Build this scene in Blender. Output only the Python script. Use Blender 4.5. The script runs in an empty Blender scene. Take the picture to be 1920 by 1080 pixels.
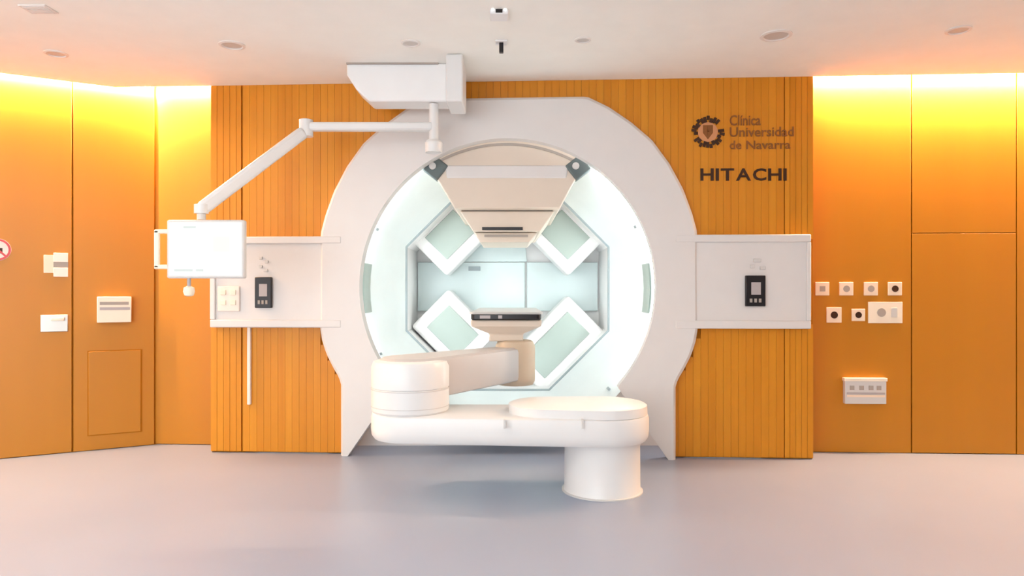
import bpy, bmesh, math, random
from mathutils import Vector, Matrix
random.seed(4)
S = bpy.context.scene
COL = S.collection
PI = math.pi

# ------------------------------------------------------------------ camera, world, lights, exposure
EYE, FPX, HOR = 1.28, 1280.0, 550.0          # eye height, focal length in px of a 1920 wide frame, horizon row
cam_d = bpy.data.cameras.new('camera')
cam = bpy.data.objects.new('camera', cam_d)
COL.objects.link(cam)
cam.location = (0, 0, EYE)
cam.rotation_euler = (PI/2, 0, 0)
cam_d.sensor_width = 36
cam_d.lens = 36*FPX/1920
cam_d.shift_y = (HOR-540)/1920
cam_d.clip_start = .05
S.camera = cam

S.view_settings.view_transform = 'Standard'
S.view_settings.look = 'None'
S.view_settings.gamma = 1
S.view_settings.use_curve_mapping = False
S.view_settings.exposure = 0.40
S.cycles.max_bounces = 8
S.cycles.diffuse_bounces = 5
S.cycles.sample_clamp_indirect = 6
S.cycles.use_denoising = True

wd = bpy.data.worlds.new('world')
S.world = wd
wd.use_nodes = True
wd.node_tree.nodes['Background'].inputs[0].default_value = (.92, .97, 1.0, 1)
wd.node_tree.nodes['Background'].inputs[1].default_value = 4.3

def area(name, loc, sx, sy, power, color, rot=(0, 0, 0), spread=PI):
    l = bpy.data.lights.new(name, 'AREA')
    l.shape = 'RECTANGLE'; l.size = sx; l.size_y = sy
    l.energy = power; l.color = color; l.spread = spread
    o = bpy.data.objects.new(name, l); COL.objects.link(o)
    o.location = loc; o.rotation_euler = rot
    return o

WARM = (1.0, .70, .30)
COVE_L, COVE_M, COVE_R = 50, 9, 60
area('room_fill_light', (-2.4, 1.5, 2.93), 2.6, 2.2, 48, (1, .95, .86))  # unseen ceiling lamps added as soft fill, stronger on the left
area('room_fill_light', (1.6, 1.2, 2.93), 2.6, 2.2, 20, (1, .95, .9))

# ------------------------------------------------------------------ frames of reference of the three walls
class Frame:
    """a vertical wall plane: origin (x0,y0), angle a; local x along the wall, local -y towards the room"""
    def __init__(self, x0, y0, a):
        self.x0, self.y0, self.a = x0, y0, a
    def back(self, d):
        return Frame(self.x0 - math.sin(self.a)*d, self.y0 + math.cos(self.a)*d, self.a)
    def u(self, px):
        t = (px-960)/FPX; c, s = math.cos(self.a), math.sin(self.a)
        return (t*self.y0 - self.x0)/(c - t*s)
    def z(self, px, py):
        Y = self.y0 + math.sin(self.a)*self.u(px)
        return EYE + (HOR-py)*Y/FPX
    def mat(self, u=0, z=0, d=0):
        return Matrix.Translation((self.x0, self.y0, 0)) @ Matrix.Rotation(self.a, 4, 'Z') @ Matrix.Translation((u, -d, z))

A = -math.atan(.05)
FW = Frame(-.042, 5.378, A)                    # front of the slatted feature wall
RW = FW.back(.24)                              # recessed wall on the right
LR = FW.back(.26)                              # recessed wall strip on the left
LW = Frame(-3.02, 5.77, math.radians(28.35))   # angled wall on the left, origin at its far corner
CZ = 2.95
GX, GZ = -.042, 1.322                          # axis of the round opening

# ------------------------------------------------------------------ materials
def nodes(name):
    m = bpy.data.materials.new(name); m.use_nodes = True
    nt = m.node_tree
    return m, nt, nt.nodes['Principled BSDF']

def mat(name, col, rough=.5, spec=.4, metal=0, emit=None, noise=.03, nscale=6):
    m, nt, b = nodes(name)
    b.inputs['Roughness'].default_value = rough
    b.inputs['Metallic'].default_value = metal
    b.inputs['Specular IOR Level'].default_value = spec
    if emit:
        b.inputs['Emission Color'].default_value = (*emit[0], 1)
        b.inputs['Emission Strength'].default_value = emit[1]
    tc = nt.nodes.new('ShaderNodeTexCoord'); n = nt.nodes.new('ShaderNodeTexNoise')
    n.inputs['Scale'].default_value = nscale
    nt.links.new(tc.outputs['Object'], n.inputs['Vector'])
    mx = nt.nodes.new('ShaderNodeMix'); mx.data_type = 'RGBA'
    mx.inputs['A'].default_value = (*[c*(1-noise) for c in col], 1)
    mx.inputs['B'].default_value = (*[min(1, c*(1+noise)) for c in col], 1)
    nt.links.new(n.outputs['Fac'], mx.inputs['Factor'])
    nt.links.new(mx.outputs['Result'], b.inputs['Base Color'])
    return m

def wood(name, c1, c2, rough=.38, spec=.3, island=.25, stretch=(22, 22, .7)):
    m, nt, b = nodes(name)
    b.inputs['Roughness'].default_value = rough
    b.inputs['Specular IOR Level'].default_value = spec
    tc = nt.nodes.new('ShaderNodeTexCoord'); mp = nt.nodes.new('ShaderNodeMapping')
    mp.inputs['Scale'].default_value = stretch
    n = nt.nodes.new('ShaderNodeTexNoise'); n.inputs['Scale'].default_value = 1.0; n.inputs['Detail'].default_value = 6
    ge = nt.nodes.new('ShaderNodeNewGeometry')
    ma = nt.nodes.new('ShaderNodeMath'); ma.operation = 'MULTIPLY_ADD'
    ma.inputs[1].default_value = island; ma.inputs[2].default_value = -island/2
    ad = nt.nodes.new('ShaderNodeMath'); ad.operation = 'ADD'; ad.use_clamp = True
    mx = nt.nodes.new('ShaderNodeMix'); mx.data_type = 'RGBA'
    mx.inputs['A'].default_value = (*c1, 1); mx.inputs['B'].default_value = (*c2, 1)
    L = nt.links.new
    L(tc.outputs['Object'], mp.inputs['Vector']); L(mp.outputs['Vector'], n.inputs['Vector'])
    L(ge.outputs['Random Per Island'], ma.inputs[0]); L(n.outputs['Fac'], ad.inputs[0]); L(ma.outputs[0], ad.inputs[1])
    L(ad.outputs[0], mx.inputs['Factor']); L(mx.outputs['Result'], b.inputs['Base Color'])
    return m

M = {}
M['slat'] = wood('slatted_wood', (.57, .195, .008), (.68, .27, .018), island=.5)
M['panel'] = wood('veneer_panel', (.46, .168, .002), (.51, .196, .004), rough=.42, spec=.5, island=.1, stretch=(5, 5, .4))
M['gap'] = mat('dark_wood_gap', (.42, .15, .012), .8, .1)
M['slat_back'] = mat('slat_backing', (.42, .15, .008), .8, .1)
M['ceiling'] = mat('ceiling_paint', (.93, .92, .87), .85, .1)
M['floor'] = mat('vinyl_floor', (.265, .305, .40), .32, .4, noise=.05, nscale=1.5)
M['plain'] = mat('plain_wall', (.75, .72, .68), .8, .1)
M['portal'] = mat('portal_lacquer', (.70, .67, .65), .40, .4)
M['white'] = mat('white_enclosure', (.84, .835, .83), .32, .45)
M['couch'] = mat('couch_white', (.74, .73, .72), .32, .45)
M['couch_grey'] = mat('couch_grey', (.50, .48, .475), .4, .4)
M['beige'] = mat('beige_cover', (.70, .60, .50), .45, .35)
M['beige_dark'] = mat('beige_joint', (.56, .44, .32), .45, .35)
M['taupe'] = mat('taupe_seam', (.38, .33, .29), .6, .3)
M['tunnel'] = mat('tunnel_liner', (.80, .87, .87), .4, .35)
M['aqua'] = mat('aqua_panel', (.66, .76, .76), .35, .4)
M['green'] = mat('detector_face', (.33, .39, .355), .35, .4)
M['seam'] = mat('grey_seam', (.34, .40, .42), .6, .3)
M['slate'] = mat('slate_bracket', (.11, .14, .14), .5, .4)
M['black'] = mat('black_plastic', (.012, .010, .012), .35, .4)
M['dark'] = mat('dark_glass', (.03, .02, .025), .15, .5)
M['grey'] = mat('grey_plastic', (.42, .38, .38), .5, .4)
M['lgrey'] = mat('light_grey_plastic', (.62, .60, .58), .5, .4)
M['cream'] = mat('cream_plastic', (.86, .76, .62), .45, .4)
M['plate'] = mat('socket_plate', (.85, .68, .52), .45, .4)
M['steel'] = mat('brushed_steel', (.55, .52, .48), .35, .5, metal=.9)
M['letter'] = mat('dark_lettering', (.045, .016, .006), .5, .3)
M['letter_soft'] = mat('brown_lettering', (.24, .085, .02), .5, .3)
M['crest'] = mat('crest_pale', (.60, .27, .12), .5, .3)
M['red'] = mat('sign_red', (.55, .08, .09), .5, .3)
M['sign'] = mat('sign_white', (.85, .74, .66), .5, .3)
M['screen'] = mat('lit_screen', (.05, .05, .05), .2, .5, emit=((.95, 1, 1), 0.92))
M['scr_a'] = mat('screen_image_peach', (.05, .05, .05), .2, .5, emit=((1, .86, .68), .78))
M['scr_b'] = mat('screen_image_mint', (.05, .05, .05), .2, .5, emit=((.80, 1, .88), .78))
M['scr_c'] = mat('screen_image_sky', (.05, .05, .05), .2, .5, emit=((.82, .92, 1), .78))
M['scr_d'] = mat('screen_toolbar', (.05, .05, .05), .2, .5, emit=((.60, .66, .62), .7))
M['led_warm'] = mat('warm_led', (.8, .8, .8), .5, .3, emit=((1, .72, .47), 540))
M['led_cool'] = mat('cool_led', (.8, .8, .8), .5, .3, emit=((.92, .99, 1), 28))
M['led_fill'] = mat('cool_fill_glow', (.8, .8, .8), .5, .3, emit=((.92, .99, 1), 12))
M['led_dot'] = mat('indicator_led', (.8, .8, .8), .5, .3, emit=((1, .97, .9), 1.5))
M['lens'] = mat('downlight_lens', (.60, .56, .52), .4, .4)
M['trim_ring'] = mat('downlight_trim', (.78, .74, .70), .5, .3)

# ------------------------------------------------------------------ mesh helpers
class MB:
    def __init__(self): self.bm = bmesh.new()
    def box(self, c, s, rot=None):
        vs = []
        for x in (-.5, .5):
            for y in (-.5, .5):
                for z in (-.5, .5):
                    v = Vector((x*s[0], y*s[1], z*s[2]))
                    if rot: v = rot @ v
                    vs.append(self.bm.verts.new(v + Vector(c)))
        for f in ((0,1,3,2),(4,6,7,5),(0,4,5,1),(2,3,7,6),(0,2,6,4),(1,5,7,3)):
            self.bm.faces.new([vs[i] for i in f])
        return self
    def lohi(self, a, b):
        return self.box([(p+q)/2 for p, q in zip(a, b)], [abs(q-p) for p, q in zip(a, b)])
    def prism(self, pts, f0, f1):
        """pts 2-D outline; f0/f1 map (p,q) to 3-D for the two caps"""
        a = [self.bm.verts.new(f0(*p)) for p in pts]; b = [self.bm.verts.new(f1(*p)) for p in pts]
        n = len(pts)
        self.bm.faces.new(a); self.bm.faces.new(b[::-1])
        for i in range(n): self.bm.faces.new((a[i], b[i], b[(i+1) % n], a[(i+1) % n]))
        return self
    def xz(self, pts, y0, y1):
        return self.prism(pts, lambda x, z: (x, y0, z), lambda x, z: (x, y1, z))
    def xy(self, pts, z0, z1):
        return self.prism(pts, lambda x, y: (x, y, z0), lambda x, y: (x, y, z1))
    def loft(self, rings, close=True, caps=False):
        R = [[self.bm.verts.new(p) for p in r] for r in rings]
        n = len(R[0])
        for a, b in zip(R, R[1:]):
            for i in range(n if close else n-1):
                j = (i+1) % n
                self.bm.faces.new((a[i], a[j], b[j], b[i]))
        if caps: self.bm.faces.new(R[0][::-1]); self.bm.faces.new(R[-1])
        return self
    def tube(self, p0, p1, r0, r1=None, n=20):
        p0, p1 = Vector(p0), Vector(p1); r1 = r0 if r1 is None else r1
        q = (p1-p0).to_track_quat('Z', 'Y')
        rr = []
        for p, r in ((p0, r0), (p1, r1)):
            rr.append([p + q @ Vector((r*math.cos(t*2*PI/n), r*math.sin(t*2*PI/n), 0)) for t in range(n)])
        return self.loft(rr, caps=True)
    def lathe(self, c, prof, n=48, axis='Z'):
        rings = []
        for r, h in prof:
            ring = []
            for t in range(n):
                a = t*2*PI/n
                v = (r*math.cos(a), r*math.sin(a), h) if axis == 'Z' else (r*math.cos(a), -h, r*math.sin(a))
                ring.append(Vector(c)+Vector(v))
            rings.append(ring)
        return self.loft(rings, caps=True)
    def build(self, name, m, parent=None, matrix=None, bevel=0, smooth=False, seg=2):
        bmesh.ops.recalc_face_normals(self.bm, faces=self.bm.faces)
        me = bpy.data.meshes.new(name); self.bm.to_mesh(me); self.bm.free()
        me.materials.append(m)
        o = bpy.data.objects.new(name, me); COL.objects.link(o)
        if parent: o.parent = parent
        if matrix is not None: o.matrix_local = matrix
        if bevel:
            b = o.modifiers.new('bevel', 'BEVEL'); b.width = bevel; b.segments = seg; b.limit_method = 'ANGLE'
            b.angle_limit = math.radians(35); b.harden_normals = False
        if smooth or bevel:
            try: me.shade_smooth()
            except Exception: pass
            if hasattr(me, 'set_sharp_from_angle'): me.set_sharp_from_angle(angle=math.radians(32))
        return o

def tag(o, label, cat, group=None):
    o['label'] = label; o['category'] = cat
    if group: o['group'] = group
    return o
def struct(o):
    o['kind'] = 'structure'; return o
def thing(name, label, cat, matrix=None, group=None):
    o = bpy.data.objects.new(name, None); COL.objects.link(o); o.empty_display_size = .1
    if matrix is not None: o.matrix_local = matrix
    return tag(o, label, cat, group)
def ident(): return Matrix.Identity(4)
def T(x, y, z): return Matrix.Translation((x, y, z))

# ------------------------------------------------------------------ setting: floor, ceiling, walls
uL, uLc, uR, uRc = FW.u(455), FW.u(395), FW.u(1470), FW.u(1525)
def fw2(u, d): v = FW.mat(u, 0, d) @ Vector((0, 0, 0)); return (v.x, v.y)
def lw2(u, d): v = LW.mat(u, 0, d) @ Vector((0, 0, 0)); return (v.x, v.y)

m = MB(); m.lohi((-6.5, -3.2, -.12), (6.5, 8.6, 0)); struct(m.build('floor', M['floor']))

# ceiling: a lowered slab whose edge leaves an open light cove along the left, the left recess and the right
ln = Vector((math.sin(LW.a), -math.cos(LW.a)))
def edge_l(u): return lw2(u, .115)
k = .05
# intersection of the slab's left edge with the line of the feature wall front
ex, ey = edge_l(-3.6); dx, dy = math.cos(LW.a), math.sin(LW.a)
yf = lambda x: FW.y0 - k*(x-FW.x0) - .004
s = (yf(ex)-ey)/(dy + k*dx)
cx, cy = ex+s*dx, ey+s*dy
slab = [(ex, ey), (cx, cy), (6.0, yf(6.0)), (6.0, -3), (ex, -3)]
m = MB(); m.xy(slab, CZ, 3.22); m.lohi((-6.5, -3.2, 3.22), (6.5, 8.6, 3.34)); struct(m.build('ceiling', M['ceiling']))

# left angled wall: a door leaf, a panel, gaps showing a dark backing
m = MB(); m.lohi((-3.6, .02, 0), (.03, .14, 3.22)); struct(m.build('wall_left', M['gap'], matrix=LW.mat()))
u1 = LW.u(136)
def board(fr, u0, u1, z0, z1, name='wall_panel', mt='panel', th=.022):
    m = MB(); m.lohi((u0, 0, z0), (u1, th-.001, z1))
    return struct(m.build(name, M[mt], matrix=fr.mat(), bevel=.002))
board(LW, u1+.006, -.004, .004, 3.22, 'trim_1')
door = board(LW, -2.05, u1-.006, .006, 3.22, 'door_1')
board(LW, -3.6, -2.06, .004, 3.22, 'trim_2')
# recessed strip on the left and recessed wall on the right
uc = LR.u(290)
m = MB(); m.lohi((uc-.2, .02, 0), (LR.u(470), .14, 3.22)); struct(m.build('wall_back', M['gap'], matrix=LR.mat()))
board(LR, uc+.006, LR.u(430), .004, 3.22, 'trim_3')
m = MB(); m.lohi((RW.u(1440), .024, 0), (6.2, .14, 3.22)); struct(m.build('wall_right', M['gap'], matrix=RW.mat()))
r1, r2 = RW.u(1709), RW.u(1906)
board(RW, RW.u(1470), r1-.004, .004, 3.22, 'trim_4')
zt = RW.z(1800, 437)
board(RW, r1+.006, r2-.004, zt+.003, 3.22, 'trim_5')
d2 = board(RW, r1+.006, r2-.004, .006, zt-.003, 'door_2')
board(RW, r2+.005, r2+1.1, .004, 3.22, 'trim_6')
board(RW, r2+1.11, 6.1, .004, 3.22, 'trim_7')
# the rest of the room beside the camera
m = MB(); m.lohi((-6.5, -3.2, 0), (-6.4, 4.6, 3.22)); struct(m.build('wall_west', M['plain']))
m = MB(); m.lohi((6.2, -3.2, 0), (6.3, 5.4, 3.22)); struct(m.build('wall_east', M['plain']))
m = MB(); m.lohi((-.2, -3.2, 0), (6.2, -3.1, 3.22)); struct(m.build('light_block_south', M['plain']))  # added unseen half-wall, blocks rear world light on the right

# ------------------------------------------------------------------ feature wall: slats around the round portal
P = .0042
right_top = [(0, 353), (150, 353), (190, 333), (230, 305), (268, 272), (300, 228), (325, 181), (341, 137), (350, 103)]
right_low = [(350, 103), (351, -76), (347, -100), (339, -124), (326, -150), (315, -168), (311, -182), (311, -314.7)]
def lerp_tab(tab, x):
    for (a, p), (b, q) in zip(tab, tab[1:]):
        if a <= x <= b: return p if a == b else p + (q-p)*(x-a)/(b-a)
def top_of(u):
    return GZ + P*lerp_tab(right_top, min(350, abs(u)/P))
low_tab = sorted([(a, b) for a, b in right_low[1:-1]])
def bot_of(u):
    return GZ + P*lerp_tab(low_tab, min(351, max(311, abs(u)/P)))
zb0, zb1 = FW.z(960, 614.5), FW.z(960, 443)         # lower and upper edge of the white side panels
m = MB()
w = .058
n = round((uR-uL)/w); w = (uR-uL)/n
for i in range(n):
    a, b = uL+i*w+.0008, uL+(i+1)*w-.0008
    c = min(abs(a), abs(b)) if a*b > 0 else 0
    e = max(abs(a), abs(b))
    z0 = top_of(e)-.05 if e < 350*P else zb1-.03
    m.lohi((a, 0, z0), (b, .016, CZ+.02))
    if e > 311*P:
        z1 = bot_of(max(c, 311*P+1e-4))+.04 if c < 351*P else zb0+.03
        m.lohi((a, 0, .012), (b, .016, z1))
for (ua, ub) in ((uLc, uL), (uR, uRc)):              # beyond the joints the wall runs straight on to its ends
    for i in range(5):
        a, b = ua+(ub-ua)*i/5+.0015, ua+(ub-ua)*(i+1)/5-.0015
        if i == 4 and ua == uLc: b -= .012
        if i == 0 and ua == uR: a += .006
        m.lohi((a, 0, zb1-.03), (b, .016, CZ+.02)); m.lohi((a, 0, .012), (b, .016, zb0+.03))
wf = struct(m.build('wall_front', M['slat'], matrix=FW.mat()))
# dark carcass behind the slats
m = MB()
for sg in (-1, 1):
    ua, ub, uc2 = (uL, uLc, -1) if sg < 0 else (uR, uRc, 1)
    hole = [(sg*1.30, .004), (sg*1.30, GZ-170*P), (sg*1.42, GZ-100*P), (sg*1.44, GZ+60*P), (sg*1.36, GZ+150*P), (sg*1.2, GZ+230*P), (sg*.9, GZ+300*P), (sg*.55, GZ+338*P), (0, GZ+338*P)]
    outl = hole + [(0, CZ+.02), (ua, CZ+.02), (ua, .004)]
    m.xz(outl if sg < 0 else outl[::-1], .018, .06)
    m.lohi((ub, .018, .002), (ua-sg*.01, .245 if sg < 0 else .232, CZ+.02))
struct(m.build('trim_8', M['slat_back'], matrix=FW.mat()))

# ------------------------------------------------------------------ light coves (strips hidden above the ceiling edge)
def strip(name, fr, u0, u1, d, z, wd_):
    m = MB(); m.lohi((u0, -d-wd_/2, z), (u1, -d+wd_/2, z+.02))
    return struct(m.build(name, M['led_warm'], matrix=fr.mat()))
strip('trim_9', LW, -3.5, -.03, .045, 2.99, .025)
strip('trim_10', LR, LR.u(294), LR.u(402), .07, 3.02, .03)
strip('trim_11', RW, RW.u(1519), 5.9, .07, 3.02, .03)

# ------------------------------------------------------------------ white portal around the bore, with its two side wings
def resample(pts, n):
    L = [0]
    for a, b in zip(pts, pts[1:]): L.append(L[-1]+math.dist(a, b))
    out = []
    for i in range(n):
        t = L[-1]*i/(n-1)
        for j in range(len(L)-1):
            if L[j] <= t <= L[j+1]+1e-9:
                f = (t-L[j])/max(1e-9, L[j+1]-L[j])
                out.append((pts[j][0]+(pts[j+1][0]-pts[j][0])*f, pts[j][1]+(pts[j+1][1]-pts[j][1])*f)); break
    return out
HR, HC = 275, 2
outer_r = right_low[::-1] + right_top[::-1][1:]                     # floor right -> top
inner_r = [(297, -314.7), (205, -HR*math.sin(math.acos(205/HR))+HC)] + \
    [(HR*math.cos(t), HR*math.sin(t)+HC) for t in [math.radians(-41+i*(131/44)) for i in range(1, 45)]]
NR = 90
orr, irr = resample(outer_r, NR), resample(inner_r, NR)
full_o = [(GX-FW.x0+x*P, GZ+z*P) for x, z in orr] + [(-x*P, GZ+z*P) for x, z in orr[::-1][1:]]
full_i = [(x*P, GZ+z*P) for x, z in irr] + [(-x*P, GZ+z*P) for x, z in irr[::-1][1:]]
FD = .075
portal = thing('gantry_portal', 'large white rounded portal frame set into the slatted wood wall around the bore', 'portal', FW.mat())
m = MB()
def shrink(pts, k_):
    return [(u*(1-k_/1.5), (z-GZ)*(1-k_/1.5)+GZ if z > .02 else z) for u, z in pts]
oi = shrink(full_o, .022)
m.loft([[(u, .025, z) for u, z in full_i], [(u, -FD, z) for u, z in full_i], [(u, -FD, z) for u, z in oi],
        [(u, -FD+.022, z) for u, z in full_o], [(u, .05, z) for u, z in full_o]], close=False)
m.build('portal_frame', M['portal'], portal, bevel=0, smooth=True)

def wing(sg):
    ua, ub = (uL, FW.u(402)) if sg < 0 else (uR, FW.u(1514))
    def plan(d0):   # outline of the front, running outwards from the bore
        return [(sg*1.30, -d0), (ua, -d0), (ub, -d0)]
    def sweep(mb, d_front, d_back, z0, z1):
        f, b = plan(d_front), plan(d_back)
        mb.xy(f + b[::-1], z0, z1)
    m = MB(); sweep(m, .058, -.01, zb0+.006, zb1-.006)
    body = m.build('side_panel', M['portal'], portal, bevel=.006)
    for za, zb in ((zb1-.058, zb1), (zb0, zb0+.062)):
        m = MB(); sweep(m, .078, .05, za, zb)
        m.build('panel_rail', M['portal'], body, bevel=.008)
    m = MB()
    p, q = Vector(plan(.078)[2]), Vector(plan(.05)[2]); a, b = Vector(plan(.078)[1]), Vector(plan(.05)[1])
    f = .82
    m.xy([tuple(a.lerp(p, f)), tuple(p), tuple(q), tuple(b.lerp(q, f))], zb0+.062, zb1-.058)
    m.build('panel_stile', M['portal'], body, bevel=.006)
wing(-1); wing(1)

# ------------------------------------------------------------------ the rotating gantry seen through the portal
G = thing('treatment_gantry', 'bright white octagonal gantry bore with beige nozzle inside the white portal', 'gantry', T(GX, 5.4, 0))
# local coordinates: x from the axis, y depth behind the portal plane, z up
def oct_pt(ap, th):
    """point of a regular octagon (apothem ap, flats at 0/45/90...) at direction th"""
    s_ = math.radians(45); k_ = round(th/s_)*s_
    r = ap/math.cos(th-k_)
    return r*math.cos(th), r*math.sin(th)
NT = 96
def ring_mix(r, ap, f, y):
    out = []
    for i in range(NT):
        th = 2*PI*i/NT + PI/8
        ox, oz = oct_pt(ap, th)
        x, z = r*math.cos(th)*(1-f)+ox*f, r*math.sin(th)*(1-f)+oz*f
        out.append((x, y, GZ+z))
    return out
Yo, APO = .90, .935
m = MB()
m.loft([ring_mix(1.225, 1.225, 0, .035), ring_mix(1.20, 1.2, 0, .10), ring_mix(1.10, 1.10, .25, .45), ring_mix(APO, APO, 1, Yo)])
tunnel = m.build('tunnel_wall', M['tunnel'], G, smooth=True)
# seam bead along the octagon
m = MB()
oc = [oct_pt(APO, PI/8+i*PI/4) for i in range(8)]
for i in range(8):
    a, b = oc[i], oc[(i+1) % 8]
    m.tube((a[0], Yo-.004, GZ+a[1]), (b[0], Yo-.004, GZ+b[1]), .013, n=10)
m.build('octagon_seam', M['seam'], tunnel)
# inner octagon chamber and its back
m = MB()
m.loft([ring_mix(APO, APO, 1, Yo), ring_mix(APO, APO, 1, Yo+.02), ring_mix(1.04, 1.04, 1, Yo+.03), ring_mix(1.04, 1.04, 1, Yo+.12), ring_mix(.97, .97, 1, Yo+.16), ring_mix(.97, .97, 1, 1.9)])
m.build('chamber_wall', M['white'], G)
m = MB(); m.loft([ring_mix(.985, .985, 1, 1.9), ring_mix(.985, .985, 1, 1.96)], caps=True)
back = m.build('chamber_back', M['white'], G)
Yb = 7.3
def bx(px): return (px-960)*Yb/FPX - GX
def bz(py): return EYE+(HOR-py)*Yb/FPX
for a, b in ((784, 984), (988, 1120)):
    m = MB(); m.lohi((bx(a), 1.86, bz(583)), (bx(b), 1.90, bz(492)))
    m.build('liner_panel', M['aqua'], G, bevel=.006)
m = MB(); m.xz([(bx(862), bz(491)), (bx(988), bz(491)), (bx(985), bz(455)), (bx(890), bz(455))], 1.865, 1.90)
m.build('liner_panel', M['aqua'], G, bevel=.004)
m = MB(); m.lohi((bx(879), 1.845, bz(508)), (bx(901), 1.862, bz(500)))
m.build('marker_plate', M['seam'], back)
# four imaging units, tangential boxes on the diagonals: white housing with a grey-green face
Yx = 6.9; sx = Yx/FPX
for px, py, lt, lr in ((845, 441, 74, 58), (1058, 441, 74, 58), (850, 620, 78, 58), (1042, 646, 118, 58)):
    x, z = (px-960)*sx-GX, EYE+(HOR-py)*sx-GZ
    sgx, sgz = (1 if x > 0 else -1), (1 if z > 0 else -1)
    ang = PI/4*(-1 if sgx*sgz > 0 else 1)
    rot = Matrix.Rotation(-ang, 3, 'Y')
    c = Vector((x, 1.62, GZ+z))
    m = MB(); m.box(c, ((lt+44)*sx, .36, (lr+40)*sx), rot)
    h = m.build('imaging_unit', M['white'], G, bevel=.03, seg=3)
    m = MB(); m.box(c+Vector((0, -.185, 0)), (lt*sx, .02, lr*sx), rot)
    m.build('detector_face', M['green'], h, bevel=.004)
# side windows on the tunnel wall, left and right
for sg in (-1, 1):
    m = MB()
    def wall_pt(y, a, off):
        r = 1.20+(1.10-1.20)*(y-.10)/.35
        f = .25*(y-.10)/.35
        ox, oz = oct_pt(r, a)
        return ((r*math.cos(a)*(1-f)+ox*f)*(1-off)*sg, y, GZ+(r*math.sin(a)*(1-f)+oz*f)*(1-off))
    rows = []
    for off in (.004, .014):
        rows.append([[wall_pt(y, a, off) for a in [math.radians(t) for t in (-10, -5, 0, 5, 10)]] for y in (.16, .27)])
    for r_ in rows: m.loft(r_, close=False)
    m.build('side_window', M['green'], tunnel)
# small dark joints where the liner segments meet
for (px, py, w_, h_) in ((712, 432, 26, 5), (1178, 431, 26, 5), (1128, 716, 22, 8), (735, 652, 16, 6)):
    a = math.atan2(-(py-540), px-950)
    y = .18
    r = 1.20-.10*(y-.10)/.35
    d_ = Vector((math.cos(a), 0, math.sin(a)))
    m = MB(); m.box(Vector((0, y, GZ))+d_*(r*.992), (.012, .10, .022), Matrix.Rotation(-a, 3, 'Y'))
    m.build('liner_joint', M['seam'], tunnel)
# cool light ring just behind the lip of the portal
left_half = False
m = MB()
for i in range(48):
    t0, t1 = 2*PI*i/48, 2*PI*(i+1)/48
    if math.sin((t0+t1)/2) < -.62 or math.sin((t0+t1)/2) > .80: continue
    if i and m.bm.verts and math.cos((t0+t1)/2) < 0 and not left_half: m.build('light_and_fill_ring', M['led_cool'], G); m = MB(); left_half = True
    if left_half and math.cos((t0+t1)/2) > 0: m.build('light_and_fill_ring', M['led_cool'], G); m = MB(); left_half = False
    m.tube((1.19*math.cos(t0), .055, GZ+1.19*math.sin(t0)), (1.19*math.cos(t1), .055, GZ+1.19*math.sin(t1)), .014, n=6)
m.build('light_and_fill_ring', M['led_cool'], G)
m = MB()
oc = [oct_pt(1.0, PI/8+i*PI/4) for i in range(8)]
for i in range(8):
    a, b = oc[i], oc[(i+1) % 8]
    m.tube((a[0], Yo+.07, GZ+a[1]), (b[0], Yo+.07, GZ+b[1]), .014, n=6)
m.build('light_and_fill_ring', M['led_fill'], G)  # added hidden ring that brightens the inner chamber

# nozzle: a wedge that fills the top of the bore and narrows towards the axis
def npt(px, py, Y): return ((px-960)*Y/FPX-GX, EYE+(HOR-py)*Y/FPX)
def arc_n(Y, r, a0, a1, n):
    return [npt(950+r*math.sin(math.radians(t)), 540-r*math.cos(math.radians(t)), Y) for t in [a0+(a1-a0)*i/(n-1) for i in range(n)]]
noz = thing  # keep name local
m = MB()
Y1 = 5.455
out = arc_n(Y1, 286, -31, 31, 17) + [npt(1090, 318, Y1), npt(1050, 391, Y1), npt(852, 391, Y1), npt(808, 318, Y1)]
m.xz(out, Y1-5.4, 1.5)
nz = m.build('nozzle_cover', M['beige'], G, bevel=.012)
m = MB()
a1_, a2_ = arc_n(5.45, 272, -30, 30, 24), arc_n(5.45, 267.5, -30, 30, 24)
for i in range(23):
    m.xz([a1_[i], a1_[i+1], a2_[i+1], a2_[i]], .048, .06)
m.build('arc_seam', M['taupe'], nz)
m = MB(); m.xz([npt(838, 334, 5.45), npt(1062, 334, 5.45), npt(1066, 310, 5.45), npt(834, 310, 5.45)], .045, .08)
m.build('cover_highlight', M['portal'], nz, bevel=.01)  # highlight across the cover, painted as a paler raised band
m = MB(); m.xz([npt(862, 396, 5.56), npt(1040, 396, 5.56), npt(1012, 434, 5.56), npt(888, 434, 5.56)], .16, 1.4)
sn = m.build('nozzle_nose', M['beige'], G, bevel=.008)
m = MB(); m.xz([npt(866, 396, 5.6), npt(1036, 396, 5.6), npt(1040, 389, 5.6), npt(862, 389, 5.6)], .17, 1.3)
m.build('nose_seam', M['taupe'], sn)
m = MB(); m.xz([npt(904, 431.5, 5.555), npt(980, 431.5, 5.555), npt(980, 426, 5.555), npt(904, 426, 5.555)], .145, .17)
m.build('snout_slot', M['black'], sn)
m = MB(); m.xz([npt(900, 454, 5.6), npt(992, 454, 5.6), npt(1008, 436, 5.6), npt(890, 436, 5.6)], .22, .9)
so = m.build('nozzle_snout', M['beige'], G, bevel=.006)
m = MB(); m.xz([npt(908, 444, 5.6), npt(990, 444, 5.6), npt(990, 440, 5.6), npt(908, 440, 5.6)], .205, .23)
m.build('snout_lip', M['taupe'], so)
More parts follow.
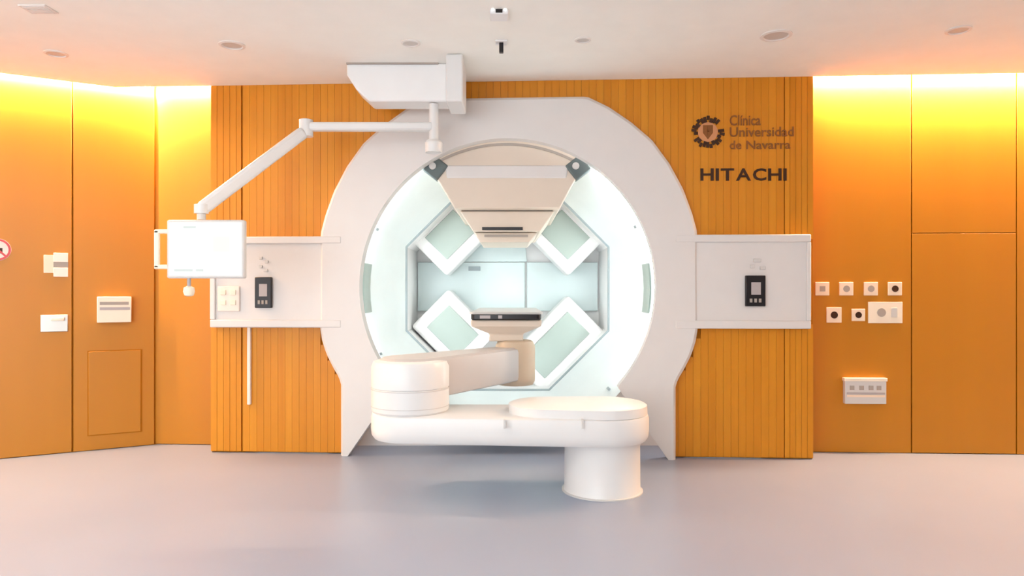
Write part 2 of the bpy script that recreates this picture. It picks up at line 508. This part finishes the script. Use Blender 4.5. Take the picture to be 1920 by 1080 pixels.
for sg in (-1, 1):                                   # dark brackets at the upper corners of the nozzle
    m = MB()
    c = npt(950+sg*134, 314, 5.44)
    m.box((c[0], .085, c[1]), (.15, .10, .15), Matrix.Rotation(-sg*math.radians(38), 3, 'Y'))
    br = m.build('corner_bracket', M['slate'], G, bevel=.012)
    m = MB(); m.tube((c[0]-.02, .045, c[1]+.01), (c[0]-.02, .02, c[1]+.01), .028)
    m.build('bracket_knob', M['lgrey'], br)
# apron below the bore, set back behind the foot of the portal
m = MB()
pts = [(-1.26, 0), (1.26, 0)] + [(1.26*math.cos(t), max(.0, GZ+1.26*math.sin(t))) for t in [math.radians(-52), ]]
ap_out = [(-1.5, .0), (1.5, .0), (1.5, GZ-.45)] + [(1.16*math.cos(math.radians(t)), GZ+1.16*math.sin(math.radians(t))) for t in range(-22, -159, -4)] + [(-1.5, GZ-.45)]
m.xz(ap_out, .34, .40)
m.build('base_apron', M['portal'], G)

# ------------------------------------------------------------------ robotic treatment couch
def pt(px, py, Y): return Vector(((px-960)*Y/FPX, Y, EYE+(HOR-py)*Y/FPX))
cb = Vector((.587, 4.45, 0))
C = thing('treatment_couch', 'white robotic patient couch on a round column in front of the bore', 'couch', T(cb.x, cb.y, 0))
Ci = Vector((-cb.x, -cb.y, 0))
m = MB()
m.lathe((0, 0, 0), [(.250, 0), (.250, .012), (.246, .02), (.244, .30), (.250, .315), (.250, .345)], n=64)
cbase = m.build('base_column', M['couch'], C, smooth=True)
m = MB(); m.lathe((0, 0, 0), [(.262, 0), (.262, .008), (.256, .010)], n=64); m.build('floor_ring', M['lgrey'], cbase, smooth=True)
def stadium(p, q, r0, r1, n=20):
    p, q = Vector(p), Vector(q); d = (q-p).normalized(); a0 = math.atan2(d.y, d.x)
    pts = [(p.x+r0*math.cos(a0+PI/2+PI*i/n), p.y+r0*math.sin(a0+PI/2+PI*i/n)) for i in range(n+1)]
    pts += [(q.x+r1*math.cos(a0-PI/2+PI*i/n), q.y+r1*math.sin(a0-PI/2+PI*i/n)) for i in range(n+1)]
    return pts
el = Vector((-1.258, .06))                            # elbow relative to the column
def slab_loft(mb, prof):                              # prof: list of (stadium points, z)
    mb.loft([[(x, y, z) for x, y in P_] for P_, z in prof], caps=True)
m = MB()
S1 = lambda g: stadium((0, 0), el, .30+g, .255+g, 22)
slab_loft(m, [(S1(-.05), .330), (S1(-.02), .338), (S1(-.004), .362), (S1(0), .40), (S1(0), .478), (S1(-.006), .500), (S1(-.02), .508)])
la = m.build('lower_arm', M['couch'], C, smooth=True)
m = MB(); slab_loft(m, [(stadium((0, 0), (-.35, .02), .292, .26), .506), (stadium((0, 0), (-.35, .02), .288, .26), .56), (stadium((0, 0), (-.35, .02), .275, .24), .568)])
m.build('arm_cap', M['couch'], la, smooth=True)
for px in (946, 1092):
    p = pt(px, 795, 4.17)+Ci
    m = MB(); m.lohi((p.x-.006, -.302, p.z-.025), (p.x+.006, -.27, p.z+.03)); m.build('cover_joint', M['lgrey'], la)
m = MB()
m.lathe((el.x, el.y, 0), [(.24, .505), (.253, .520), (.255, .56), (.255, .655), (.249, .66), (.249, .666), (.255, .671), (.255, .80), (.24, .835), (.19, .85)], n=64)
eb = m.build('elbow_housing', M['couch'], C, smooth=True)
m = MB()
for z in (.545, .655): m.lathe((el.x, el.y, 0), [(.2565, z), (.2565, z+.006)], n=64)
m.build('housing_seam', M['lgrey'], eb, smooth=True)
wr = pt(966, 675, 5.42)+Ci                            # wrist
S2 = lambda g: stadium((el.x, el.y), (wr.x, wr.y), .21+g, .105+g, 20)
m = MB(); slab_loft(m, [(S2(-.02), .60), (S2(-.004), .61), (S2(0), .635), (S2(0), .82), (S2(-.006), .845), (S2(-.03), .86)])
ua_ = m.build('upper_arm', M['couch_grey'], C, smooth=True)
m = MB(); m.lathe((wr.x, wr.y, 0), [(.14, .56), (.155, .585), (.158, .62), (.158, .86), (.14, .90), (.12, .91)], n=48)
wj = m.build('wrist_joint', M['beige_dark'], C, smooth=True)
tb = Vector((GX+cb.x*0, 0)).x
tx = -.045-cb.x                                       # couch centre line
m = MB()
m.loft([[(tx+sx_*.135, wr.y+sy_*.10, .905) for sx_, sy_ in ((-1,-1),(1,-1),(1,1),(-1,1))],
        [(tx+sx_*.13, wr.y+sy_*.11, .965) for sx_, sy_ in ((-1,-1),(1,-1),(1,1),(-1,1))],
        [(tx+sx_*.27, wr.y+.02+sy_*.19, 1.025) for sx_, sy_ in ((-1,-1),(1,-1),(1,1),(-1,1))],
        [(tx+sx_*.275, wr.y+.02+sy_*.20, 1.075) for sx_, sy_ in ((-1,-1),(1,-1),(1,1),(-1,1))]], caps=True)
cs = m.build('couch_support', M['beige'], C, bevel=.012)
y0, y1 = 5.20-cb.y, 7.0-cb.y
m = MB()
def rrect(x0, x1, ya, yb, r, n=6):
    o_ = []
    for cx_, cy_, a_ in ((x1-r, yb-r, 0), (x0+r, yb-r, PI/2), (x0+r, ya+r, PI), (x1-r, ya+r, 1.5*PI)):
        o_ += [(cx_+r*math.cos(a_+PI/2*i/n), cy_+r*math.sin(a_+PI/2*i/n)) for i in range(n+1)]
    return o_
slab_loft(m, [(rrect(tx-.262, tx+.262, y0+.012, y1, .03), 1.076), (rrect(tx-.27, tx+.27, y0, y1, .04), 1.085), (rrect(tx-.27, tx+.27, y0, y1, .04), 1.118)])
ct = m.build('couch_top', M['black'], C, smooth=True)
m = MB(); slab_loft(m, [(rrect(tx-.285, tx+.285, y0+.06, y1-.01, .04), 1.119), (rrect(tx-.285, tx+.285, y0+.06, y1-.01, .04), 1.133)])
m.build('top_pad', M['lgrey'], C, smooth=True)
for a, b in ((-.20, -.12), (-.06, -.03)):
    m = MB(); m.lohi((tx+a, y0-.006, 1.088), (tx+b, y0+.01, 1.112)); m.build('index_plate', M['grey'], ct)

# ------------------------------------------------------------------ ceiling pendant with the monitor arm
Yp = 4.95; k_ = Yp/FPX
PX = lambda px, Y=Yp: (px-960)*Y/FPX
PZ = lambda py, Y=Yp: EYE+(HOR-py)*Y/FPX
D = thing('ceiling_pendant', 'white ceiling pendant box carrying the jointed monitor arm left of the bore', 'ceiling pendant', T(PX(750), Yp, CZ))
o_ = Vector((-PX(750), -Yp, -CZ))
def L3(x, y, z): return Vector((x, y, z))+o_
m = MB()
prof = [(PX(650), CZ-.001), (PX(650), PZ(140)), (PX(668), PZ(168)), (PX(692), PZ(190)), (PX(838), PZ(190)), (PX(838), CZ-.001)]
m.prism([(x, z) for x, z in prof], lambda x, z: L3(x, Yp, z), lambda x, z: L3(x, Yp+.22, z))
hb = m.build('pendant_housing', M['white'], D, bevel=.012)
m = MB(); m.lohi(L3(PX(650), Yp-.012, PZ(121)), L3(PX(822), Yp+.01, PZ(115))); m.build('painted_joint_shadow', M['taupe'], hb)  # taupe strip paints the shadow where housing meets ceiling
m = MB(); m.lohi(L3(PX(836, 4.75), 4.75, PZ(190, 4.75)), L3(PX(868, 4.75), 5.10, CZ-.001))
m.build('mast', M['couch'], D, bevel=.012)
xp = PX(812); yp = Yp+.05; zarm = PZ(238, yp)
m = MB(); m.tube(L3(xp, yp, PZ(192)), L3(xp, yp, 2.32), .034); dp = m.build('drop_post', M['couch'], D, smooth=True)
m = MB(); m.lathe(L3(xp, yp, 0), [(.045, 2.325), (.062, 2.31), (.065, 2.38), (.05, 2.40)][::1], n=24)
m.build('post_cap', M['couch'], dp, smooth=True)
xe = PX(574, yp)
m = MB(); m.box(L3((xp+xe)/2, yp, zarm), (abs(xp-xe), .07, .062)); m.build('extension_arm', M['couch'], D, bevel=.016)
m = MB(); m.tube(L3(xe, yp, zarm-.07), L3(xe, yp, zarm+.05), .05); m.build('elbow_joint', M['couch'], D, smooth=True)
pe = Vector((PX(384, 4.55), 4.50, PZ(392, 4.50)))
ps = Vector((xe-.01, yp-.03, zarm-.045))
m = MB()
dr = (pe-ps); q = dr.to_track_quat('Y', 'Z').to_matrix()
m.box(L3(*((pe+ps)/2)), (.07, dr.length, .088), q); m.build('spring_arm', M['couch'], D, bevel=.022, seg=3)
m = MB(); m.tube(L3(pe.x, pe.y, pe.z+.03), L3(pe.x, pe.y, PZ(412, 4.5)), .028); m.build('swivel_stem', M['lgrey'], D, smooth=True)
m = MB(); m.tube(L3(pe.x-.0, pe.y, pe.z+.03), L3(pe.x, pe.y, pe.z-.03), .045); m.build('swivel_joint', M['couch'], D, smooth=True)

Ym = 4.42
mx0, mx1, mz0, mz1 = PX(312, Ym), PX(458, Ym), PZ(522, Ym), PZ(412, Ym)
mc = Vector(((mx0+mx1)/2, Ym, (mz0+mz1)/2))
W = thing('monitor', 'white framed monitor with glowing screen hanging from the jointed arm', 'monitor', T(*mc))
hw, hh = (mx1-mx0)/2, (mz1-mz0)/2
m = MB(); m.lohi((-hw, 0, -hh), (hw, .05, hh)); cas = m.build('casing', M['lgrey'], W, bevel=.012)
m = MB(); m.lohi((-.12, .045, -.1), (.12, .085, hh-.0)); m.build('rear_mount', M['couch'], W, bevel=.01)
m = MB(); m.lohi((-hw+.018, -.003, -hh+.02), (hw-.018, .01, hh-.018)); scr = m.build('screen', M['screen'], W)
for nm, a, b, c, d in (('scr_a', .05, .16, -.02, .08), ('scr_b', -.16, -.06, -.06, .12), ('scr_c', .02, .10, .09, .13), ('scr_d', -.20, -.08, -.145, -.130), ('scr_d', -.06, -.01, -.145, -.130), ('scr_d', -.14, -.06, .135, .148), ('scr_c', -.04, .02, -.11, .02)):
    m = MB(); m.lohi((a, -.0045, c), (b, -.002, d)); m.build('screen_image', M[nm], scr)
m = MB()
for z in (-.115, .115): m.lohi((-hw-.09, .012, z-.014), (-hw+.01, .035, z+.014))
m.lohi((-hw-.09, .012, -.125), (-hw-.055, .035, .125))
m.build('side_handle', M['cream'], W, bevel=.008)
kx = PX(351, Ym)-mc.x
m = MB(); m.tube((kx, .025, -hh+.005), (kx, .025, -hh-.055), .012); hd = m.build('handle_stem', M['grey'], W)
m = MB(); m.lathe((kx, .025, -hh-.055), [(.015, .005), (.032, -.005), (.036, -.03), (.028, -.055), (.012, -.062)], n=20); m.build('grip_knob', M['cream'], hd, smooth=True)

# ------------------------------------------------------------------ black control panels on the white wings
def control(px0, px1, py0, py1, label, pads):
    f = FW
    u0, u1_, z0, z1 = f.u(px0), f.u(px1), f.z(px0, py1), f.z(px0, py0)
    uc_, zc = (u0+u1_)/2, (z0+z1)/2
    t = thing('control_panel', label, 'control panel', f.mat(uc_, zc, .058))
    hw_, hh_ = (u1_-u0)/2, (z1-z0)/2
    m = MB(); m.lohi((-hw_, -.03, -hh_), (hw_, -.001, hh_)); b = m.build('panel_body', M['black'], t, bevel=.006)
    m = MB(); m.lohi((-hw_*.45, -.033, -hh_*.25), (hw_*.5, -.029, hh_*.55)); m.build('display', M['grey'], t)
    for i in range(3):
        m = MB(); m.lohi((-hw_*.6+i*hw_*.45, -.034, -hh_*.75), (-hw_*.35+i*hw_*.45, -.028, -hh_*.5)); m.build('button', M['taupe'], t)
    for (a, b, w_, h_) in pads:
        m = MB()
        m.lohi((f.u(a)-uc_, -.012, f.z(a, b+h_)-zc), (f.u(a+w_)-uc_, 0, f.z(a, b)-zc))
        m.build('indicator', M['lgrey'], t, bevel=.002)
control(486, 517, 520, 577, 'black touch panel on the white side wing left of the bore', [(492, 482, 6, 5), (503, 489, 6, 5), (492, 498, 6, 5), (501, 505, 7, 5)])
control(1392, 1429, 517, 574, 'black touch panel on the white side wing right of the bore', [(1408, 486, 14, 6), (1402, 497, 8, 6), (1420, 500, 10, 6)])
# white detail on the wing behind the monitor: small cream diamond keypad
t = thing('wall_keypad', 'cream keypad on the left end of the white wing below the monitor', 'keypad', FW.mat(FW.u(436), FW.z(436, 560), .062))
m = MB(); m.lohi((-.09, -.012, -.10), (.09, .004, .10)); m.build('keypad_body', M['sign'], t, bevel=.006)
for i, (a, b) in enumerate(((-.04, .05), (.04, .05), (-.04, -.03), (.04, -.03))):
    m = MB(); m.lohi((a-.022, -.02, b-.02), (a+.022, -.01, b+.02)); m.build('key', M['cream'], t, bevel=.003)
# slim white vertical strip below the left wing
uq = FW.u(469)
m = MB(); m.lohi((uq-.014, -.03, FW.z(469, 758)), (uq+.014, .0, zb0+.004))
tag(m.build('wall_strip', M['sign'], matrix=FW.mat(), bevel=.006), 'slim white vertical strip under the left end of the white wing', 'wall_strip')

# ------------------------------------------------------------------ lettering on the slats
def text_obj(name, body, fr, px, py, height_px, width_px, m_, parent=None, bold=0, d=.002, ext=.004):
    cu = bpy.data.curves.new(name, 'FONT'); cu.body = body; cu.size = 1; cu.extrude = .02; cu.offset = bold; cu.resolution_u = 3
    tmp = bpy.data.objects.new('tmp_text', cu); COL.objects.link(tmp)
    dg = bpy.context.evaluated_depsgraph_get(); dg.update()
    me = bpy.data.meshes.new_from_object(tmp.evaluated_get(dg))
    bpy.data.objects.remove(tmp); bpy.data.curves.remove(cu)
    xs = [v.co.x for v in me.vertices]; ys = [v.co.y for v in me.vertices]
    u0, u1_ = fr.u(px), fr.u(px+width_px); z0, z1 = fr.z(px, py+height_px), fr.z(px, py)
    fx = (u1_-u0)/(max(xs)-min(xs)); fy = (z1-z0)/(max(ys)-min(ys))
    x0, yb_ = min(xs), min(ys)
    for v in me.vertices:
        x, y, z = v.co
        v.co = ((x-x0)*fx, -ext if z > 0 else 0, (y-yb_)*fy)
    me.name = name; me.materials.append(m_)
    o = bpy.data.objects.new(name, me); COL.objects.link(o)
    M_ = fr.mat(u0, z0, d)
    if parent: o.parent = parent; o.matrix_local = parent.matrix_local.inverted() @ M_
    else: o.matrix_local = M_
    return o
HT = thing('raised_lettering', 'bold black capital letters on the slats under the crest, right of the portal', 'lettering', FW.mat(FW.u(1392), FW.z(1392, 338), .002))
x = 1313
for ch, w_ in zip('HITACHI', (25, 6, 25, 28, 25, 25, 6)):
    text_obj('letter', ch, FW, x, 316, 23, w_, M['letter'], HT, bold=.022)
    x += w_ + 3.6
CL = thing('clinic_lettering', 'three lines of thin brown lettering beside the round crest', 'lettering', FW.mat(FW.u(1366), FW.z(1366, 285), .002))
for body, px_, py, h_, w_ in (('Clínica', 1368, 216, 20, 58), ('Universidad', 1368, 239, 18, 120), ('de', 1368, 264, 16, 22), ('Navarra', 1399, 264, 16, 83)):
    text_obj('word', body, FW, px_, py, h_, w_, M['letter_soft'], CL, bold=.012)
# round crest: pale centre with a broken dark rim of leaf-like blobs
ru = FW.u(1327); rz = FW.z(1327, 248); rr = 31*.0041
CR = thing('crest_emblem', 'round dark crest emblem on the slats beside the brown lettering', 'emblem', FW.mat(ru, rz, .002))
m = MB(); m.lathe((0, 0, 0), [(rr*.60, 0), (rr*.60, .004)], n=40, axis='Y'); m.build('crest_center', M['crest'], CR)
m = MB()
for i in range(26):
    a = 2*PI*i/26 + .1
    if i in (1, 2, 14): continue
    r_ = rr*(.80 + .08*math.sin(i*2.3)); s_ = rr*(.30 + .06*math.cos(i*1.7))
    m.box((r_*math.cos(a), -.003, r_*math.sin(a)), (s_, .006, rr*.17), Matrix.Rotation(-a, 3, 'Y'))
m.build('crest_rim', M['letter'], CR)
m = MB()
m.xz([(-.3*rr, .42*rr), (.3*rr, .42*rr), (.3*rr, -.05*rr), (0, -.45*rr), (-.3*rr, -.05*rr)], -.006, -.003)
m.lohi((-.03*rr, -.008, -.3*rr), (.03*rr, -.003, .4*rr)); m.lohi((-.28*rr, -.008, .02*rr), (.28*rr, -.003, .09*rr))
m.build('crest_shield', M['letter_soft'], CR)

# ------------------------------------------------------------------ fittings on the right wall
def plate(fr, px0, px1, py0, py1, th=.012):
    pc, qc = (px0+px1)/2, (py0+py1)/2
    return fr.u(pc), fr.z(pc, qc), abs(fr.u(px1)-fr.u(px0)), abs(fr.z(pc, py0)-fr.z(pc, py1))
def socket(px0, px1, py0, py1, label, mt, kind):
    u_, z_, w_, h_ = plate(RW, px0, px1, py0, py1)
    t = thing('wall_socket', label, 'socket', RW.mat(u_, z_), 'wall sockets beside the right end of the slatted wall')
    m = MB(); m.lohi((-w_/2, -.012, -h_/2), (w_/2, 0, h_/2)); m.build('cover_plate', M[mt], t, bevel=.003)
    if kind == 'double':
        m = MB(); m.lathe((-w_*.12, -.012, 0), [(h_*.20, -.001), (h_*.20, .003)], n=24, axis='Y'); m.build('outlet', M['taupe'], t)
        m = MB(); m.lohi((w_*.16, -.016, -h_*.22), (w_*.34, -.011, h_*.22)); m.build('switch', M['lgrey'], t, bevel=.002)
    else:
        m = MB()
        if kind == 'square': m.lohi((-w_*.2, -.0145, -h_*.2), (w_*.2, -.0115, h_*.2))
        else: m.lathe((0, -.012, 0), [(w_*.24, -.001), (w_*.24, .003)], n=24, axis='Y')
        m.build('outlet', M['letter' if kind == 'dark' else 'taupe'], t)
lab = ['first cream socket of the upper row, nearest the slatted wall', 'second socket of the upper row counting from the slatted wall',
       'third socket of the upper row counting from the slatted wall', 'last socket of the upper row, above the wide double plate']
for i, x in enumerate((1541, 1586, 1632, 1677)):
    socket(x-13, x+13, 529, 554, lab[i], 'plate', 'dark' if i == 3 else ('square' if i == 0 else 'round'))
socket(1549, 1577, 576, 605, 'lower row socket with a dark outlet, farthest from the wide double plate', 'plate', 'dark')
socket(1596, 1621, 579, 602, 'small pinkish socket directly left of the wide double plate', 'plate', 'dark')
socket(1627, 1691, 566, 606, 'wide cream double plate with one dark outlet, end of the lower row', 'cream', 'double')
u_, z_, w_, h_ = plate(RW, 1580, 1657, 709, 756)
t = thing('service_box', 'grey metal service box low on the right wall under the sockets', 'service box', RW.mat(u_, z_))
m = MB(); m.lohi((-w_/2, -.045, -h_/2), (w_/2, 0, h_/2)); m.build('box_body', M['lgrey'], t, bevel=.005)
m = MB(); m.lohi((-w_/2-.006, -.05, h_/2-.02), (w_/2+.006, 0, h_/2+.006)); m.build('box_lid', M['cream'], t, bevel=.003)
for a in (-.35, -.12, .11, .3):
    m = MB(); m.lohi((w_*a-.012, -.05, .012), (w_*a+.022, -.044, .045)); m.build('outlet', M['taupe'], t)
m = MB(); m.lohi((-w_*.46, -.05, -.022), (w_*.46, -.044, -.008)); m.build('label_strip', M['grey'], t)
m = MB(); m.lohi((-w_*.46, -.05, -.045), (w_*.46, -.044, -.028)); m.build('light_strip', M['plate'], t)

# ------------------------------------------------------------------ fittings on the left wall
t = thing('warning_sign', 'round warning sign with a red rim at the left edge of the picture', 'sign', LW.mat(LW.u(-4), LW.z(-4, 468)))
m = MB(); m.lathe((0, 0, 0), [(.085, 0), (.085, .006)], n=40, axis='Y'); m.build('sign_plate', M['sign'], t)
m = MB()
for i in range(40):
    a0, a1 = 2*PI*i/40, 2*PI*(i+1)/40
    m.xz([(.083*math.cos(a0), .083*math.sin(a0)), (.083*math.cos(a1), .083*math.sin(a1)), (.068*math.cos(a1), .068*math.sin(a1)), (.068*math.cos(a0), .068*math.sin(a0))], -.008, -.005)
m.box((0, -.0068, 0), (.14, .002, .014), Matrix.Rotation(math.radians(45), 3, 'Y'))
m.build('sign_rim', M['red'], t)
m = MB(); m.lohi((-.012, -.0062, -.03), (.03, -.005, .012)); m.lohi((-.03, -.0062, .005), (.004, -.005, .034)); m.build('sign_symbol', M['letter'], t)
def lplate(px0, px1, py0, py1): return plate(LW, px0, px1, py0, py1)
u_, z_, w_, h_ = lplate(82, 128, 474, 519)
t = thing('wall_switch', 'cream two-part switch with a grey band high beside the door edge', 'switch', LW.mat(u_, z_))
for za, zb in ((h_*.12, h_/2), (-h_/2, -h_*.12)):
    m = MB(); m.lohi((-w_*.1, -.014, za), (w_/2, 0, zb)); m.build('rocker', M['sign'], t, bevel=.003)
m = MB(); m.lohi((-w_*.1, -.010, -h_*.12), (w_/2, 0, h_*.12)); m.build('switch_band', M['taupe'], t)
m = MB(); m.lohi((-w_/2, -.006, -h_*.34), (-w_*.1, 0, h_*.4)); m.build('side_plate', M['plate'], t, bevel=.002)
# lever handle of the door, a part of the door
u_, z_, w_, h_ = lplate(76, 128, 590, 622)
m = MB(); m.lohi((u_-w_/2, -.012, z_-h_/2), (u_+w_/2, 0, z_+h_/2))
hd = m.build('door_handle', M['steel'], door, bevel=.004)
m = MB(); m.lohi((u_-w_*.1, -.05, z_+.02), (u_+w_*.36, -.03, z_+.045)); m.lohi((u_+w_*.2, -.035, z_+.02), (u_+w_*.34, -.01, z_+.045))
m.build('handle_lever', M['cream'], hd, bevel=.004)
u_, z_, w_, h_ = lplate(183, 247, 556, 604)
t = thing('wall_dispenser', 'cream box with grey stripes on the wood above the low hatch', 'wall box', LW.mat(u_, z_))
m = MB(); m.lohi((-w_/2, -.07, -h_/2), (w_/2, 0, h_/2)); m.build('box_body', M['cream'], t, bevel=.006)
m = MB(); m.lohi((-w_*.42, -.073, h_*.18), (w_*.42, -.068, h_*.30)); m.build('label_strip', M['taupe'], t)
m = MB(); m.lohi((-w_*.42, -.073, -h_*.02), (w_*.46, -.068, h_*.09)); m.build('opening_slot', M['grey'], t)
ua2, ub2, za2, zb2 = LW.u(166), LW.u(264), LW.z(215, 812), LW.z(215, 658)
t = thing('access_hatch', 'low rectangular wood access hatch in the angled left wall', 'hatch', LW.mat((ua2+ub2)/2, (za2+zb2)/2))
m = MB(); hw_, hh_ = (ub2-ua2)/2, (zb2-za2)/2
m.lohi((-hw_, -.012, -hh_), (hw_, 0, hh_)); m.build('hatch_leaf', M['panel'], t, bevel=.003)
m = MB()
for a, b, c, d in ((-hw_-.008, -hw_, -hh_-.008, hh_+.008), (hw_, hw_+.012, -hh_-.008, hh_+.008), (-hw_, hw_, hh_, hh_+.008), (-hw_, hw_, -hh_-.008, -hh_)):
    m.lohi((a, -.003, c), (b, 0, d))
m.build('hatch_gap', M['gap'], t)

# ------------------------------------------------------------------ ceiling fittings
def down(px, py, r, label):
    Y = (CZ-EYE)*FPX/(HOR-py); x = (px-960)*Y/FPX
    t = thing('downlight', label, 'downlight', T(x, Y, CZ), 'recessed downlights in the ceiling')
    m = MB(); n = 32
    rings = []
    for r_, z_ in ((r, 0), (r, -.006), (r*.80, -.010), (r*.74, -.002)):
        rings.append([(r_*math.cos(2*PI*i/n), r_*math.sin(2*PI*i/n), z_) for i in range(n)])
    m.loft(rings); m.build('trim_ring', M['trim_ring'], t, smooth=True)
    m = MB(); m.tube((0, 0, -.003), (0, 0, -.001), r*.76, n=32); m.build('lens', M['lens'], t)
down(105, 100, .075, 'small ceiling downlight nearest the bright cove on the left')
down(435, 84, .085, 'ceiling downlight above the top of the diagonal monitor arm')
down(770, 80, .065, 'faint ceiling downlight above the white pendant box')
down(1093, 74, .055, 'small ceiling downlight right of the ceiling camera above the bore')
down(1455, 66, .10, 'larger ceiling downlight above the crest and lettering')
down(1797, 56, .075, 'ceiling downlight at the far right near the bright cove')
Y = (CZ-EYE)*FPX/(HOR-16); x = (72-960)*Y/FPX
t = thing('ceiling_grille', 'pale square ceiling grille at the top left', 'grille', T(x, Y, CZ))
m = MB(); m.lohi((-.08, -.06, -.008), (.08, .06, 0)); m.build('grille_frame', M['trim_ring'], t, bevel=.002)
m = MB()
for i in range(5): m.lohi((-.065, -.045+i*.02, -.011), (.065, -.035+i*.02, -.007))
m.build('grille_slats', M['trim_ring'], t)
# black-eyed camera unit and slim tracking camera on the ceiling above the bore
Y = (CZ-EYE)*FPX/(HOR-24); x = (936-960)*Y/FPX
t = thing('ceiling_camera', 'white square ceiling camera with a flat black lens and two bright dots', 'camera', T(x, Y, CZ))
m = MB(); m.lohi((-.055, -.06, -.03), (.055, .06, 0)); m.build('camera_body', M['white'], t, bevel=.008)
m = MB(); m.lohi((-.020, -.063, -.024), (.020, -.059, -.004)); m.build('camera_lens', M['black'], t)
for sx_ in (-.036, .036):
    m = MB(); m.lohi((sx_-.007, -.063, -.012), (sx_+.007, -.059, .0)); m.build('indicator', M['led_dot'], t)
Y = (CZ-EYE)*FPX/(HOR-78); x = (940-960)*Y/FPX
t = thing('laser_unit', 'small black upright laser unit hanging from the ceiling above the bore', 'laser', T(x, Y, CZ))
m = MB(); m.lohi((-.04, -.04, -.012), (.04, .04, 0)); m.build('mounting_plate', M['white'], t, bevel=.004)
m = MB(); m.lohi((-.014, -.02, -.075), (.014, .015, -.012)); m.build('laser_body', M['black'], t, bevel=.003)
